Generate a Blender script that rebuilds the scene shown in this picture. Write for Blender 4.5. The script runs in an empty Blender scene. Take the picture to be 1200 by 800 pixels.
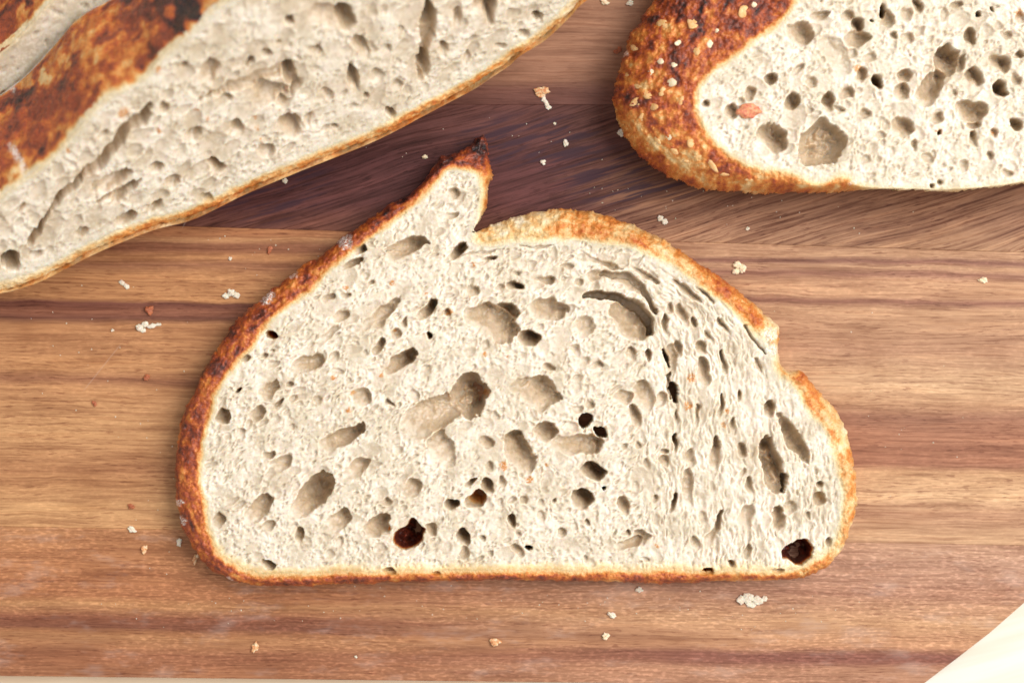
import bpy, bmesh, math, random
import numpy as np
from mathutils import Vector
R = math.radians
random.seed(7); rng = np.random.RandomState(11)
S = 0.0002            # one photo pixel on the board, in metres
D = 3000.0            # camera height above the board, in those pixel units (0.6 m)
sc = bpy.context.scene
COL = sc.collection

# ---------------------------------------------------------------- camera
cam_d = bpy.data.cameras.new('camera'); cam = bpy.data.objects.new('camera', cam_d); COL.objects.link(cam)
cam.location = (0, 0, D * S)
cam_d.sensor_width = 36; cam_d.lens = 36 * D / 1200.0
cam_d.clip_start = 0.01; cam_d.clip_end = 20
cam_d.dof.use_dof = True; cam_d.dof.focus_distance = (D - 52) * S; cam_d.dof.aperture_fstop = 7.5
sc.camera = cam

# ---------------------------------------------------------------- light
w = bpy.data.worlds.new('World'); sc.world = w; w.use_nodes = True
bg = w.node_tree.nodes['Background']; bg.inputs[0].default_value = (1.0, 0.985, 0.96, 1); bg.inputs[1].default_value = 0.63
def area(name, loc, size, power, col, target=(0, 0, 0)):
    l = bpy.data.lights.new(name, 'AREA'); l.shape = 'RECTANGLE'; l.size = size[0]; l.size_y = size[1]
    l.energy = power; l.color = col
    o = bpy.data.objects.new(name, l); COL.objects.link(o); o.location = loc
    o.rotation_euler = (Vector(target) - Vector(loc)).to_track_quat('-Z', 'Y').to_euler()
    return o
area('window_light', (0.80, 0.30, 1.12), (1.0, 0.9), 24.0, (1.0, 0.975, 0.94))
sc.view_settings.view_transform = 'Standard'; sc.view_settings.look = 'None'
sc.view_settings.exposure = 0.0; sc.view_settings.gamma = 1.0
sc.cycles.max_bounces = 8; sc.cycles.diffuse_bounces = 5

# ---------------------------------------------------------------- helpers
def tag(o, label=None, cat=None, group=None, kind=None):
    if label: o['label'] = label
    if cat: o['category'] = cat
    if group: o['group'] = group
    if kind: o['kind'] = kind
    return o
def empty(name, loc, label, cat, group=None):
    o = bpy.data.objects.new(name, None); COL.objects.link(o); o.location = loc; o.empty_display_size = 0.01
    return tag(o, label, cat, group)
def raw_mesh(name, verts, quads, mat, parent=None, smooth=False, attrs=None, tris=None):
    me = bpy.data.meshes.new(name)
    me.vertices.add(len(verts)); me.vertices.foreach_set('co', np.ascontiguousarray(verts, np.float32).ravel())
    k = quads.shape[1]; n = len(quads)
    me.loops.add(n * k); me.loops.foreach_set('vertex_index', np.ascontiguousarray(quads, np.int32).ravel())
    me.polygons.add(n); me.polygons.foreach_set('loop_start', np.arange(0, n * k, k, dtype=np.int32))
    me.polygons.foreach_set('loop_total', np.full(n, k, np.int32))
    me.polygons.foreach_set('use_smooth', np.full(n, smooth, bool))
    me.update(calc_edges=True)
    for a, v in (attrs or {}).items():
        at = me.attributes.new(a, 'FLOAT', 'POINT'); at.data.foreach_set('value', np.ascontiguousarray(v, np.float32))
    me.materials.append(mat)
    o = bpy.data.objects.new(name, me); COL.objects.link(o)
    if parent is not None:
        o.parent = parent
        me.transform(__import__('mathutils').Matrix.Translation(-parent.location))
    return o
def compress(verts, quads, attrs):
    used = np.zeros(len(verts), bool); used[quads.ravel()] = True
    idx = np.cumsum(used) - 1
    return verts[used], idx[quads], {k: v[used] for k, v in attrs.items()}

_lat = [rng.rand(256, 256) for _ in range(8)]
def vn(x, y, s=0):
    L = _lat[s % 8]; a_ = 0.55 + 1.7 * s; c_, s_ = math.cos(a_), math.sin(a_); x, y = x * c_ - y * s_ + 37.7 * s, x * s_ + y * c_ + 91.3 * s
    xi = np.floor(x).astype(np.int64); yi = np.floor(y).astype(np.int64)
    fx = x - xi; fy = y - yi; fx = fx * fx * (3 - 2 * fx); fy = fy * fy * (3 - 2 * fy)
    a = L[xi & 255, yi & 255]; b = L[(xi + 1) & 255, yi & 255]; c = L[xi & 255, (yi + 1) & 255]; d = L[(xi + 1) & 255, (yi + 1) & 255]
    return ((a * (1 - fx) + b * fx) * (1 - fy) + (c * (1 - fx) + d * fx) * fy) * 2 - 1
def fbm(x, y, s=0, o=3):
    r = 0; a = 1.0; t = 0
    for i in range(o):
        r = r + a * vn(x * 2 ** i, y * 2 ** i, s + i); t += a; a *= 0.55
    return r / t
def sstep(a, b, x):
    t = np.clip((x - a) / (b - a), 0, 1); return t * t * (3 - 2 * t)
def catmull(pts, per=8):
    P = np.array(pts, float); n = len(P); out = []
    for i in range(n):
        p0, p1, p2, p3 = P[(i - 1) % n], P[i], P[(i + 1) % n], P[(i + 2) % n]
        for k in range(per):
            t = k / per
            out.append(0.5 * ((2 * p1) + (-p0 + p2) * t + (2 * p0 - 5 * p1 + 4 * p2 - p3) * t * t + (-p0 + 3 * p1 - 3 * p2 + p3) * t ** 3))
    return np.array(out)
def sdf_poly(X, Y, P):          # negative inside
    d = np.full(X.shape, 1e18); ins = np.zeros(X.shape, bool)
    Q = np.roll(P, -1, 0)
    for (x0, y0), (x1, y1) in zip(P, Q):
        ex, ey = x1 - x0, y1 - y0; wx, wy = X - x0, Y - y0
        t = np.clip((wx * ex + wy * ey) / (ex * ex + ey * ey + 1e-12), 0, 1)
        dx, dy = wx - ex * t, wy - ey * t
        d = np.minimum(d, dx * dx + dy * dy)
        c = (y0 > Y) != (y1 > Y)
        if abs(ey) > 1e-12: ins ^= c & (X < x0 + ex * (Y - y0) / ey)
    d = np.sqrt(d); return np.where(ins, -d, d)
def up(a, shape, f):            # bilinear upsampling of a coarse field
    ny, nx = shape; yy = np.arange(ny) / f; xx = np.arange(nx) / f
    y0 = np.minimum(yy.astype(int), a.shape[0] - 2); x0 = np.minimum(xx.astype(int), a.shape[1] - 2)
    fy = (yy - y0)[:, None]; fx = (xx - x0)[None]
    A = a[y0][:, x0]; B = a[y0][:, x0 + 1]; C = a[y0 + 1][:, x0]; E = a[y0 + 1][:, x0 + 1]
    return (A * (1 - fx) + B * fx) * (1 - fy) + (C * (1 - fx) + E * fx) * fy

class Frame:                    # a cut face: origin and axes, in pixel units; the camera sees it along its own rays
    def __init__(s, O, U, W):
        s.O = np.array(O, float); s.U = np.array(U, float); s.W = np.array(W, float); s.N = np.cross(s.U, s.W)
    def uv(s, pts, lift=0.0):   # photo pixels to face coordinates
        P = np.array(pts, float); o = s.O + s.N * lift
        d = np.stack([P[:, 0] - 600, 400 - P[:, 1], np.full(len(P), -D)], 1); c = np.array([0, 0, D])
        t = ((o - c) @ s.N) / (d @ s.N); q = c + d * t[:, None] - o
        return np.stack([q @ s.U, q @ s.W], 1)
    def pt(s, u, v, h):
        return s.O + u[..., None] * s.U + v[..., None] * s.W + h[..., None] * s.N
    def px(s, u, v):
        q = s.pt(u, v, np.zeros_like(u)); k = D / (D - q[..., 2])
        return 600 + q[..., 0] * k, 400 - q[..., 1] * k

def idw(PX, PY, pts, p=2.5):
    num = 0; den = 0
    for x, y, v in pts:
        w_ = ((PX - x) ** 2 + (PY - y) ** 2 + 60.0) ** (-p / 2); num = num + w_ * v; den = den + w_
    return num / den

# ---------------------------------------------------------------- node helper
class NT:
    def __init__(s, name):
        s.m = bpy.data.materials.new(name); s.m.use_nodes = True; s.t = s.m.node_tree; s.t.nodes.clear()
        s.out = s.n('ShaderNodeOutputMaterial'); s.b = s.n('ShaderNodeBsdfPrincipled'); s.l(s.b.outputs[0], s.out.inputs[0])
    def n(s, t): return s.t.nodes.new(t)
    def l(s, a, b): s.t.links.new(a, b)
    def put(s, v, sock):
        if isinstance(v, (int, float)): sock.default_value = v
        elif isinstance(v, tuple): sock.default_value = v if len(v) == len(sock.default_value) else (*v, 1)
        else: s.l(v, sock)
    def mth(s, op, a, b=0.0, c=None, clamp=False):
        n = s.n('ShaderNodeMath'); n.operation = op; n.use_clamp = clamp
        s.put(a, n.inputs[0]); s.put(b, n.inputs[1])
        if c is not None: s.put(c, n.inputs[2])
        return n.outputs[0]
    def add(s, a, b): return s.mth('ADD', a, b)
    def mul(s, a, b): return s.mth('MULTIPLY', a, b)
    def mad(s, a, b, c): return s.mth('MULTIPLY_ADD', a, b, c)
    def rng(s, v, a, b, c=0.0, d=1.0, smooth=True):
        n = s.n('ShaderNodeMapRange'); n.interpolation_type = 'SMOOTHSTEP' if smooth else 'LINEAR'
        s.put(v, n.inputs[0])
        for i, q in enumerate((a, b, c, d)): n.inputs[i + 1].default_value = q
        return n.outputs[0]
    def comb(s, x, y, z=0.0):
        n = s.n('ShaderNodeCombineXYZ'); s.put(x, n.inputs[0]); s.put(y, n.inputs[1]); s.put(z, n.inputs[2]); return n.outputs[0]
    def noise(s, v, scale=1.0, detail=2.0, rough=0.5, dist=0.0):
        n = s.n('ShaderNodeTexNoise'); s.l(v, n.inputs['Vector']); n.inputs['Scale'].default_value = scale
        n.inputs['Detail'].default_value = detail; n.inputs['Roughness'].default_value = rough; n.inputs['Distortion'].default_value = dist
        return n.outputs[0]
    def voro(s, v, scale, feature='F1'):
        n = s.n('ShaderNodeTexVoronoi'); n.feature = feature; s.l(v, n.inputs['Vector']); n.inputs['Scale'].default_value = scale
        return n.outputs[0]
    def ramp(s, f, stops, interp='LINEAR'):
        n = s.n('ShaderNodeValToRGB'); s.l(f, n.inputs[0]); cr = n.color_ramp; cr.interpolation = interp
        while len(cr.elements) < len(stops): cr.elements.new(0.5)
        for e, (p, c) in zip(cr.elements, stops): e.position = p; e.color = (*c, 1)
        return n.outputs[0]
    def mix(s, f, a, b, mode='MIX'):
        n = s.n('ShaderNodeMix'); n.data_type = 'RGBA'; n.blend_type = mode
        s.put(f, n.inputs[0]); s.put(a, n.inputs[6]); s.put(b, n.inputs[7]); return n.outputs[2]
    def attr(s, a):
        n = s.n('ShaderNodeAttribute'); n.attribute_name = a; return n.outputs['Fac']
    def bump(s, h, strength, dist):
        n = s.n('ShaderNodeBump'); s.l(h, n.inputs['Height']); n.inputs['Strength'].default_value = strength; n.inputs['Distance'].default_value = dist
        s.l(n.outputs[0], s.b.inputs['Normal'])
    def obj(s): return s.n('ShaderNodeTexCoord').outputs['Object']

# ---------------------------------------------------------------- materials
CRUMB = (0.765, 0.692, 0.588)
CELL_SHADE = (0.57, 0.445, 0.315)      # tan of the cell skin, with the warm shade inside gas cells painted in
def bread_mat(name, crumb):
    m = NT(name); P = m.obj(); toast = m.attr('toast'); cshade = m.attr('cell_shade'); fleck = m.attr('fleck'); flour = m.attr('flour')
    n1 = m.noise(P, 900, 4, 0.6); n2 = m.noise(P, 2600, 4, 0.7); n3 = m.noise(P, 160, 3, 0.5)
    # toast carries the baked tone; noise breaks it up where there is any
    brk = m.mth('SUBTRACT', m.add(m.mul(n1, 0.55), m.mul(n2, 0.45)), 0.5)
    t = m.mad(brk, m.rng(toast, 0.03, 0.4, 0.0, 0.85), toast)
    col = m.ramp(t, [(0.0, CRUMB), (0.12, (0.84, 0.70, 0.47)), (0.24, (0.80, 0.55, 0.26)), (0.40, (0.70, 0.285, 0.065)),
                     (0.54, (0.56, 0.150, 0.028)), (0.68, (0.36, 0.068, 0.022)), (0.84, (0.15, 0.034, 0.020)), (1.0, (0.018, 0.010, 0.011))])
    col = m.mix(m.mul(cshade, m.rng(toast, 0.1, 0.3, 1.0, 0.0)), col, CELL_SHADE)
    # wheat tone drift and tiny bran flecks in the crumb
    drift = m.mix(m.rng(m.add(m.mul(n3, 0.5), m.mul(m.noise(P, 1100, 3, 0.6), 0.5)), 0.40, 0.60), (1.06, 1.06, 1.06), (0.85, 0.81, 0.73))
    col = m.mix(1.0, col, drift, 'MULTIPLY')
    sp = m.voro(P, 520)
    bran = m.mul(m.rng(sp, 0.035, 0.075, 1.0, 0.0), m.rng(m.noise(P, 330, 1), 0.56, 0.66))
    col = m.mix(m.mul(bran, 0.55), col, (0.42, 0.24, 0.11))
    col = m.mix(m.mul(fleck, m.rng(n2, 0.35, 0.55)), col, (0.60, 0.25, 0.05))
    col = m.mix(m.mul(flour, m.rng(n2, 0.42, 0.58)), col, (0.86, 0.80, 0.74))
    m.l(col, m.b.inputs['Base Color'])
    cells = m.voro(P, 1900)
    if crumb:
        m.b.inputs['Roughness'].default_value = 0.36; m.b.inputs['Specular IOR Level'].default_value = 0.55
        m.b.inputs['Subsurface Weight'].default_value = 0.85; m.b.inputs['Subsurface Radius'].default_value = (1.0, 0.66, 0.40)
        m.b.inputs['Subsurface Scale'].default_value = 0.0016
        m.bump(m.add(m.mul(cells, -0.5), m.add(m.mul(n2, 1.0), m.mul(m.noise(P, 6000, 2), 0.5))), 0.30, 0.00012)
    else:
        m.l(m.rng(n1, 0.3, 0.7, 0.24, 0.52), m.b.inputs['Roughness']); m.b.inputs['Specular IOR Level'].default_value = 0.5
        m.b.inputs['Subsurface Weight'].default_value = 0.12; m.b.inputs['Subsurface Radius'].default_value = (1.0, 0.5, 0.25)
        m.b.inputs['Subsurface Scale'].default_value = 0.0008
        m.bump(m.add(m.mul(n1, 1.0), m.add(m.mul(n2, 0.7), m.mul(cells, -0.4))), 0.8, 0.00028)
    return m.m
M_CRUMB = bread_mat('bread_crumb_material', True)
M_CRUST = bread_mat('bread_crust_material', False)
def loose_mat(name, c1, c2, c3=None):
    m = NT(name); P = m.obj(); n = m.noise(P, 1500, 3, 0.6)
    col = m.ramp(n, [(0.35, c1), (0.65, c2)]) if c3 is None else m.ramp(n, [(0.35, c1), (0.5, c2), (0.65, c3)])
    m.l(col, m.b.inputs['Base Color']); m.b.inputs['Roughness'].default_value = 0.55
    m.b.inputs['Subsurface Weight'].default_value = 0.2; m.b.inputs['Subsurface Scale'].default_value = 0.0008
    m.bump(m.noise(P, 3500, 3), 0.6, 0.0001); return m.m
M_LCRUMB = loose_mat('loose_crumb', (0.70, 0.60, 0.46), (0.80, 0.73, 0.61))
M_LFLAKE = loose_mat('loose_crust', (0.55, 0.17, 0.06), (0.72, 0.40, 0.18), (0.8, 0.6, 0.4))
M_LRED = loose_mat('loose_red_crust', (0.30, 0.075, 0.03), (0.48, 0.15, 0.06))
M_BLIST = loose_mat('blister_skin', (0.80, 0.60, 0.36), (0.86, 0.74, 0.55))
M_BLIST2 = loose_mat('blister_skin_orange', (0.70, 0.36, 0.12), (0.80, 0.52, 0.25))

def wood(name, y0, y1, left, right, ang=0.0, streak=1.0, pore=0.5, pcol=(0.70, 0.48, 0.27), dash=0.5, xs=(300, 900), fan=False, gain=(1.03, 0.965, 0.86), dark_spots=False, haze=False):
    m = NT(name); P = m.obj(); sep = m.n('ShaderNodeSeparateXYZ'); m.l(P, sep.inputs[0])
    X = m.mad(sep.outputs[0], 1 / S, 600.0); Y = m.mad(sep.outputs[1], -1 / S, 400.0)
    # grain coordinates: G runs across the grain, A along it
    if ang:
        ca, sa = math.cos(R(ang)), math.sin(R(ang))
        bend = m.mul(m.noise(m.comb(m.mul(X, 1 / 420), m.mul(Y, 1 / 220)), 1, 2), 44.0)
        if fan:   # grain swings from level at the seam to slanting above it
            rel = m.rng(Y, y0, y1 + 12, 1.0, 0.12, False)
            G = m.add(m.add(Y, m.mul(m.mul(X, math.tan(R(ang))), rel)), bend)
            A = X
        else:
            G = m.add(m.add(m.mul(Y, ca), m.mul(X, sa)), bend); A = m.add(m.mul(X, ca), m.mul(Y, -sa))
    else:
        tilt = m.mad(X, -0.017, 8.0)
        w1 = m.mad(m.noise(m.comb(m.mul(X, 1 / 330), m.mul(Y, 1 / 70)), 1, 2), 16.0, -8.0)
        w2 = m.mad(m.noise(m.comb(m.mul(X, 1 / 60), m.mul(Y, 1 / 14)), 1, 2), 5.0, -2.5)
        G = m.add(m.add(Y, tilt), m.add(w1, w2)); A = X
    f = m.rng(m.add(Y, m.mad(m.noise(m.comb(m.mul(X, 1 / 330), m.mul(Y, 1 / 70)), 1, 2), 14.0, -7.0)) if ang else G, y0, y1, 0, 1, False)
    k = lambda st: [((y - y0) / (y1 - y0), (min(1, c[0] * gain[0]), c[1] * gain[1], c[2] * gain[2])) for y, c in st]
    cl = m.ramp(f, k(left)); cr = m.ramp(f, k(right))
    xm = m.rng(m.add(X, m.mad(m.noise(m.comb(m.mul(X, 1 / 200), m.mul(G, 1 / 9)), 1, 2), 260.0, -130.0)), xs[0], xs[1])
    col = m.mix(xm, cl, cr)
    s1 = m.noise(m.comb(m.mul(A, 1 / 95), m.mul(G, 1 / 2.6)), 1, 4, 0.62)
    s2 = m.noise(m.comb(m.mul(A, 1 / 210), m.mul(G, 1 / 9.0), 5.0), 1, 3, 0.6)
    s3 = m.noise(m.comb(m.mul(A, 1 / 26), m.mul(G, 1 / 1.1), 9.0), 1, 3, 0.6)
    dk = m.mix(m.mul(m.rng(s1, 0.42, 0.70), 0.72 * streak), (1, 1, 1), (0.44, 0.31, 0.27))
    col = m.mix(1.0, col, dk, 'MULTIPLY')
    dk2 = m.mix(m.mul(m.rng(s2, 0.45, 0.72), 0.52 * streak), (1, 1, 1), (0.46, 0.32, 0.29))
    col = m.mix(1.0, col, dk2, 'MULTIPLY')
    lt = m.mix(m.mul(m.rng(s2, 0.50, 0.28), 0.5 * streak), (1, 1, 1), (1.30, 1.28, 1.22))
    col = m.mix(1.0, col, lt, 'MULTIPLY')
    fine = m.mix(1.0, col, m.ramp(s3, [(0.3, (0.86, 0.84, 0.83)), (0.7, (1.12, 1.12, 1.12))]), 'MULTIPLY')
    col = fine
    # short pale flecks (figure) and short dark pores
    p1 = m.noise(m.comb(m.mul(A, 1 / 7.5), m.mul(G, 1 / 2.7), 3.0), 1, 2, 0.5)
    reg = m.rng(m.noise(m.comb(m.mul(X, 1 / 170), m.mul(Y, 1 / 45), 2.0), 1, 2), 0.30, 0.55)
    col = m.mix(m.mul(m.mul(m.rng(p1, 0.47, 0.66), reg), pore), col, m.mix(1.0, col, (1.5, 1.55, 1.65), 'MULTIPLY'))
    p2 = m.noise(m.comb(m.mul(A, 1 / 17), m.mul(G, 1 / 1.7), 8.0), 1, 1, 0.5)
    reg2 = m.rng(m.noise(m.comb(m.mul(X, 1 / 140), m.mul(Y, 1 / 40), 7.0), 1, 2), 0.36, 0.56)
    col = m.mix(m.mul(m.mul(m.rng(p2, 0.60, 0.66), reg2), dash), col, m.mix(1.0, col, (0.45, 0.30, 0.28), 'MULTIPLY'))
    bl = m.noise(m.comb(m.mul(X, 1 / 75), m.mul(Y, 1 / 26), 4.0), 1, 3, 0.6)
    col = m.mix(1.0, col, m.ramp(bl, [(0.3, (0.84, 0.79, 0.76)), (0.5, (1, 1, 1)), (0.7, (1.10, 1.11, 1.12))]), 'MULTIPLY')
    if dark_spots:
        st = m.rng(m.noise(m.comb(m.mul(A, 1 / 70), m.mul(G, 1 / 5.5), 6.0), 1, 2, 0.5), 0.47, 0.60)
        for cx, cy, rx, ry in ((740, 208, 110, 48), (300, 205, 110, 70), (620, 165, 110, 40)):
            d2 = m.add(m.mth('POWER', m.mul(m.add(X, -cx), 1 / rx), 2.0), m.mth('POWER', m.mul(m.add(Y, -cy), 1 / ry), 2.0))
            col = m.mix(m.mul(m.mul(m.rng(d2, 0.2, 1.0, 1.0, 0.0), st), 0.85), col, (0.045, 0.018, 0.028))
    if haze:
        hz = m.rng(m.noise(m.comb(m.mul(X, 1 / 60), m.mul(Y, 1 / 22), 1.5), 1, 3, 0.65), 0.52, 0.74)
        col = m.mix(m.mul(hz, 0.16), col, (0.66, 0.53, 0.47))
    # long fine knife scratches
    for q, (cx, cy, sl, c0) in enumerate(((228, 240, 1.9, 0.3), (243, 205, 0.35, 0.25), (120, 430, 1.25, 0.2))):
        dd = m.mth('ABSOLUTE', m.add(m.mul(m.add(X, -cx), 1.0), m.mul(m.add(Y, -cy), 1 / sl)), 0)
        inr = m.rng(m.mth('ABSOLUTE', m.add(Y, -cy)), 22, 30, 1.0, 0.0)
        col = m.mix(m.mul(m.mul(m.rng(dd, 0.3, 1.1, 1.0, 0.0), inr), c0), col, (0.55, 0.42, 0.36))
    m.l(col, m.b.inputs['Base Color'])
    m.l(m.rng(m.add(m.mul(s1, 0.5), m.mul(m.noise(P, 60, 2), 0.5)), 0.3, 0.7, 0.42, 0.60), m.b.inputs['Roughness'])
    m.b.inputs['Specular IOR Level'].default_value = 0.22
    m.bump(m.add(m.mul(s3, 0.6), m.add(m.mul(s1, 0.6), m.mul(p2, -0.5))), 0.35, 0.00012)
    return m.m
W1 = wood('acacia_top', -120, 124, [(-120, (.36, .19, .12)), (60, (.36, .20, .135)), (92, (.31, .165, .11)), (104, (.17, .075, .06)), (124, (.15, .065, .055))],
          [(-120, (.36, .20, .12)), (60, (.35, .19, .13)), (90, (.31, .16, .11)), (104, (.17, .075, .06)), (124, (.15, .062, .055))], streak=0.7, pore=.1, dash=.3)
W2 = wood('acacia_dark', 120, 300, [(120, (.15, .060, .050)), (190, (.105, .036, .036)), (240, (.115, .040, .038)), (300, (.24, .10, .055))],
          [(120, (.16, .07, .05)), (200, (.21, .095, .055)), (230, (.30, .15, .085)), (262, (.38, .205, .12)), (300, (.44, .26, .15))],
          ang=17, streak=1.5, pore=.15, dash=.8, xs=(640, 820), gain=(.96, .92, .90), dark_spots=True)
W3 = wood('acacia_honey', 258, 640,
          [(258, (.34, .155, .075)), (278, (.37, .17, .085)), (283, (.52, .29, .15)), (290, (.27, .12, .07)), (297, (.25, .105, .06)), (306, (.45, .23, .11)), (315, (.30, .14, .08)),
           (325, (.47, .245, .12)), (356, (.46, .24, .115)), (361, (.16, .06, .045)), (370, (.26, .11, .07)), (378, (.17, .07, .05)), (386, (.43, .22, .11)), (440, (.47, .25, .125)), (452, (.30, .14, .08)),
           (460, (.46, .245, .125)), (510, (.52, .30, .155)), (560, (.42, .215, .11)), (575, (.45, .24, .12)), (600, (.53, .31, .16)), (640, (.48, .26, .13))],
          [(258, (.40, .22, .14)), (292, (.50, .31, .20)), (299, (.22, .10, .08)), (306, (.50, .31, .2)), (314, (.30, .15, .11)), (322, (.50, .30, .19)), (338, (.50, .30, .19)), (344, (.25, .115, .085)),
           (352, (.49, .30, .19)), (400, (.42, .245, .16)), (440, (.58, .39, .25)), (462, (.48, .29, .18)), (478, (.30, .15, .10)), (500, (.37, .18, .115)), (535, (.33, .155, .10)), (545, (.52, .32, .19)),
           (570, (.60, .40, .25)), (590, (.42, .24, .155)), (612, (.52, .33, .21)), (640, (.55, .36, .23))], streak=0.85, pore=.3, dash=.6)
W4 = wood('acacia_flecked', 612, 800,
          [(612, (.42, .215, .11)), (650, (.40, .19, .095)), (690, (.38, .17, .085)), (704, (.36, .16, .08)), (714, (.42, .22, .11)), (728, (.24, .095, .055)), (740, (.20, .08, .05)), (746, (.34, .16, .08)), (752, (.40, .205, .105)), (772, (.29, .125, .07)), (800, (.33, .15, .08))],
          [(612, (.46, .28, .19)), (650, (.43, .26, .19)), (685, (.39, .215, .15)), (720, (.50, .30, .18)), (748, (.46, .25, .15)), (758, (.21, .085, .065)), (766, (.24, .10, .075)), (776, (.41, .22, .145)), (800, (.38, .21, .14))],
          streak=0.7, pore=.8, pcol=(.66, .43, .25), dash=.55, haze=True)
def table_mat():
    m = NT('pale_table'); P = m.obj(); sep = m.n('ShaderNodeSeparateXYZ'); m.l(P, sep.inputs[0])
    v = m.comb(m.add(m.mul(sep.outputs[0], 12), m.mul(sep.outputs[1], 6)), m.add(m.mul(sep.outputs[1], 160), m.mul(sep.outputs[0], -45)))
    n = m.noise(v, 1, 3, 0.6)
    left = m.rng(m.add(sep.outputs[0], m.mul(m.noise(P, 14, 2), 0.05)), -0.01, 0.07)
    m.l(m.mix(left, m.ramp(n, [(0.3, (.84, .64, .44)), (0.7, (.88, .72, .52))]), m.ramp(n, [(0.38, (.69, .645, .53)), (0.6, (.76, .735, .66))])), m.b.inputs['Base Color']); m.b.inputs['Roughness'].default_value = 0.6
    return m.m

# ---------------------------------------------------------------- table and board
def wpt(px, py, z=0.0): return ((px - 600) * S * (D - z) / D, (400 - py) * S * (D - z) / D, z * S)
tb = bmesh.new(); zt = -42 * S
vs = [tb.verts.new((x, y, zt)) for x, y in ((-2, -2), (2, -2), (2, 2), (-2, 2))]; tb.faces.new(vs)
me = bpy.data.meshes.new('table'); tb.to_mesh(me); tb.free(); me.materials.append(table_mat())
table = bpy.data.objects.new('table', me); COL.objects.link(table); tag(table, kind='structure')

board = empty('cutting_board', (0, 0, -42 * S), 'brown striped acacia wood cutting board with a clipped corner under all the bread', 'cutting board')
TH = 42
def plank(poly, mat):
    bm = bmesh.new(); pts = [wpt(*p) for p in poly]
    top = [bm.verts.new((x, y, 0)) for x, y, _ in pts]; bot = [bm.verts.new((x, y, -(TH - 1.0) * S)) for x, y, _ in pts]
    n = len(top); bm.faces.new(top[::-1]); bm.faces.new(bot)
    for i in range(n):
        j = (i + 1) % n; bm.faces.new((top[i], top[j], bot[j], bot[i]))
    bmesh.ops.recalc_face_normals(bm, faces=bm.faces)
    tope = [e for e in bm.edges if all(v.co.z > -1e-6 for v in e.verts)]
    bmesh.ops.bevel(bm, geom=tope, offset=0.5 * S, segments=2, affect='EDGES', profile=0.5)
    me = bpy.data.meshes.new('plank'); bm.to_mesh(me); bm.free(); me.materials.append(mat)
    me.transform(__import__('mathutils').Matrix.Translation((0, 0, TH * S)))
    o = bpy.data.objects.new('plank', me); COL.objects.link(o); o.parent = board; return o
g = 0.03
a_ = lambda y0, k: (lambda x: y0 + k * x)
s12 = a_(120.5, 0.0035); s23 = a_(258.5, 0.031); s34 = a_(616.5, 0.0185); bot = a_(791.5, 0.0115)
plank([(-260, -260), (1460, -260), (1460, s12(1460) - g), (-260, s12(-260) - g)], W1)
plank([(-260, s12(-260) + g), (1460, s12(1460) + g), (1460, s23(1460) - g), (-260, s23(-260) - g)], W2)
corner = [(1328, 560), (1300, 600), (1262, 645), (1200, 706), (1160, 741), (1120, 772), (1078, 803.8)]
plank([(-260, s23(-260) + g), (1460, s23(1460) + g)] + [(1462, 400), (1440, 440), (1385, 500), (1328, 560), (1300, 600), (1268, s34(1268) - g + 0)] + [(-260, s34(-260) - g)], W3)
plank([(-260, s34(-260) + g), (1268, s34(1268) + g), (1262, 645), (1200, 706), (1160, 741), (1120, 772), (1078, bot(1078)), (-260, bot(-260))], W4)

# ---------------------------------------------------------------- bread cut faces
def bubbles(h, step, u0, v0, mask_fn, n, rmin, rmax, flow, power=2.2, dscale=0.8, inside=None):
    """stamps n random gas cells into the height field h (min)."""
    ny, nx = h.shape
    U_ = rng.rand(n) * (nx - 1) * step + u0; V_ = rng.rand(n) * (ny - 1) * step + v0
    r = rmin * (1 - rng.rand(n) * (1 - (rmin / rmax) ** power)) ** (-1 / power)
    ang, ratio = flow(U_, V_)
    ang = ang + rng.randn(n) * np.where(ratio > 2.5, 0.12, 0.3); ratio = np.maximum(1, ratio * (0.7 + 0.6 * rng.rand(n)))
    dep = 0.98 * dscale * (0.35 + 0.85 * rng.rand(n)) * np.minimum(r, 6.5) ; bias = 0.2 + 0.6 * rng.rand(n)
    ok = mask_fn(U_, V_, r)
    for i in np.nonzero(ok)[0]:
        a = r[i] * math.sqrt(ratio[i]); b = r[i] / math.sqrt(ratio[i])
        x0 = int((U_[i] - a - u0) / step); x1 = int((U_[i] + a - u0) / step) + 2
        y0 = int((V_[i] - a - v0) / step); y1 = int((V_[i] + a - v0) / step) + 2
        if x0 < 0 or y0 < 0 or x1 > nx or y1 > ny: continue
        dx = (np.arange(x0, x1) * step + u0 - U_[i])[None]; dy = (np.arange(y0, y1) * step + v0 - V_[i])[:, None]
        c, s = math.cos(ang[i]), math.sin(ang[i])
        p = (dx * c + dy * s) / a; q = (-dx * s + dy * c) / b
        e = 1 - p * p - q * q
        sub = h[y0:y1, x0:x1]
        tgt = -dep[i] * np.sqrt(np.maximum(e, 0)) * (1 + bias[i] * p)
        np.minimum(sub, np.where(e > 0, tgt, 1e9), out=sub)

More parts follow.
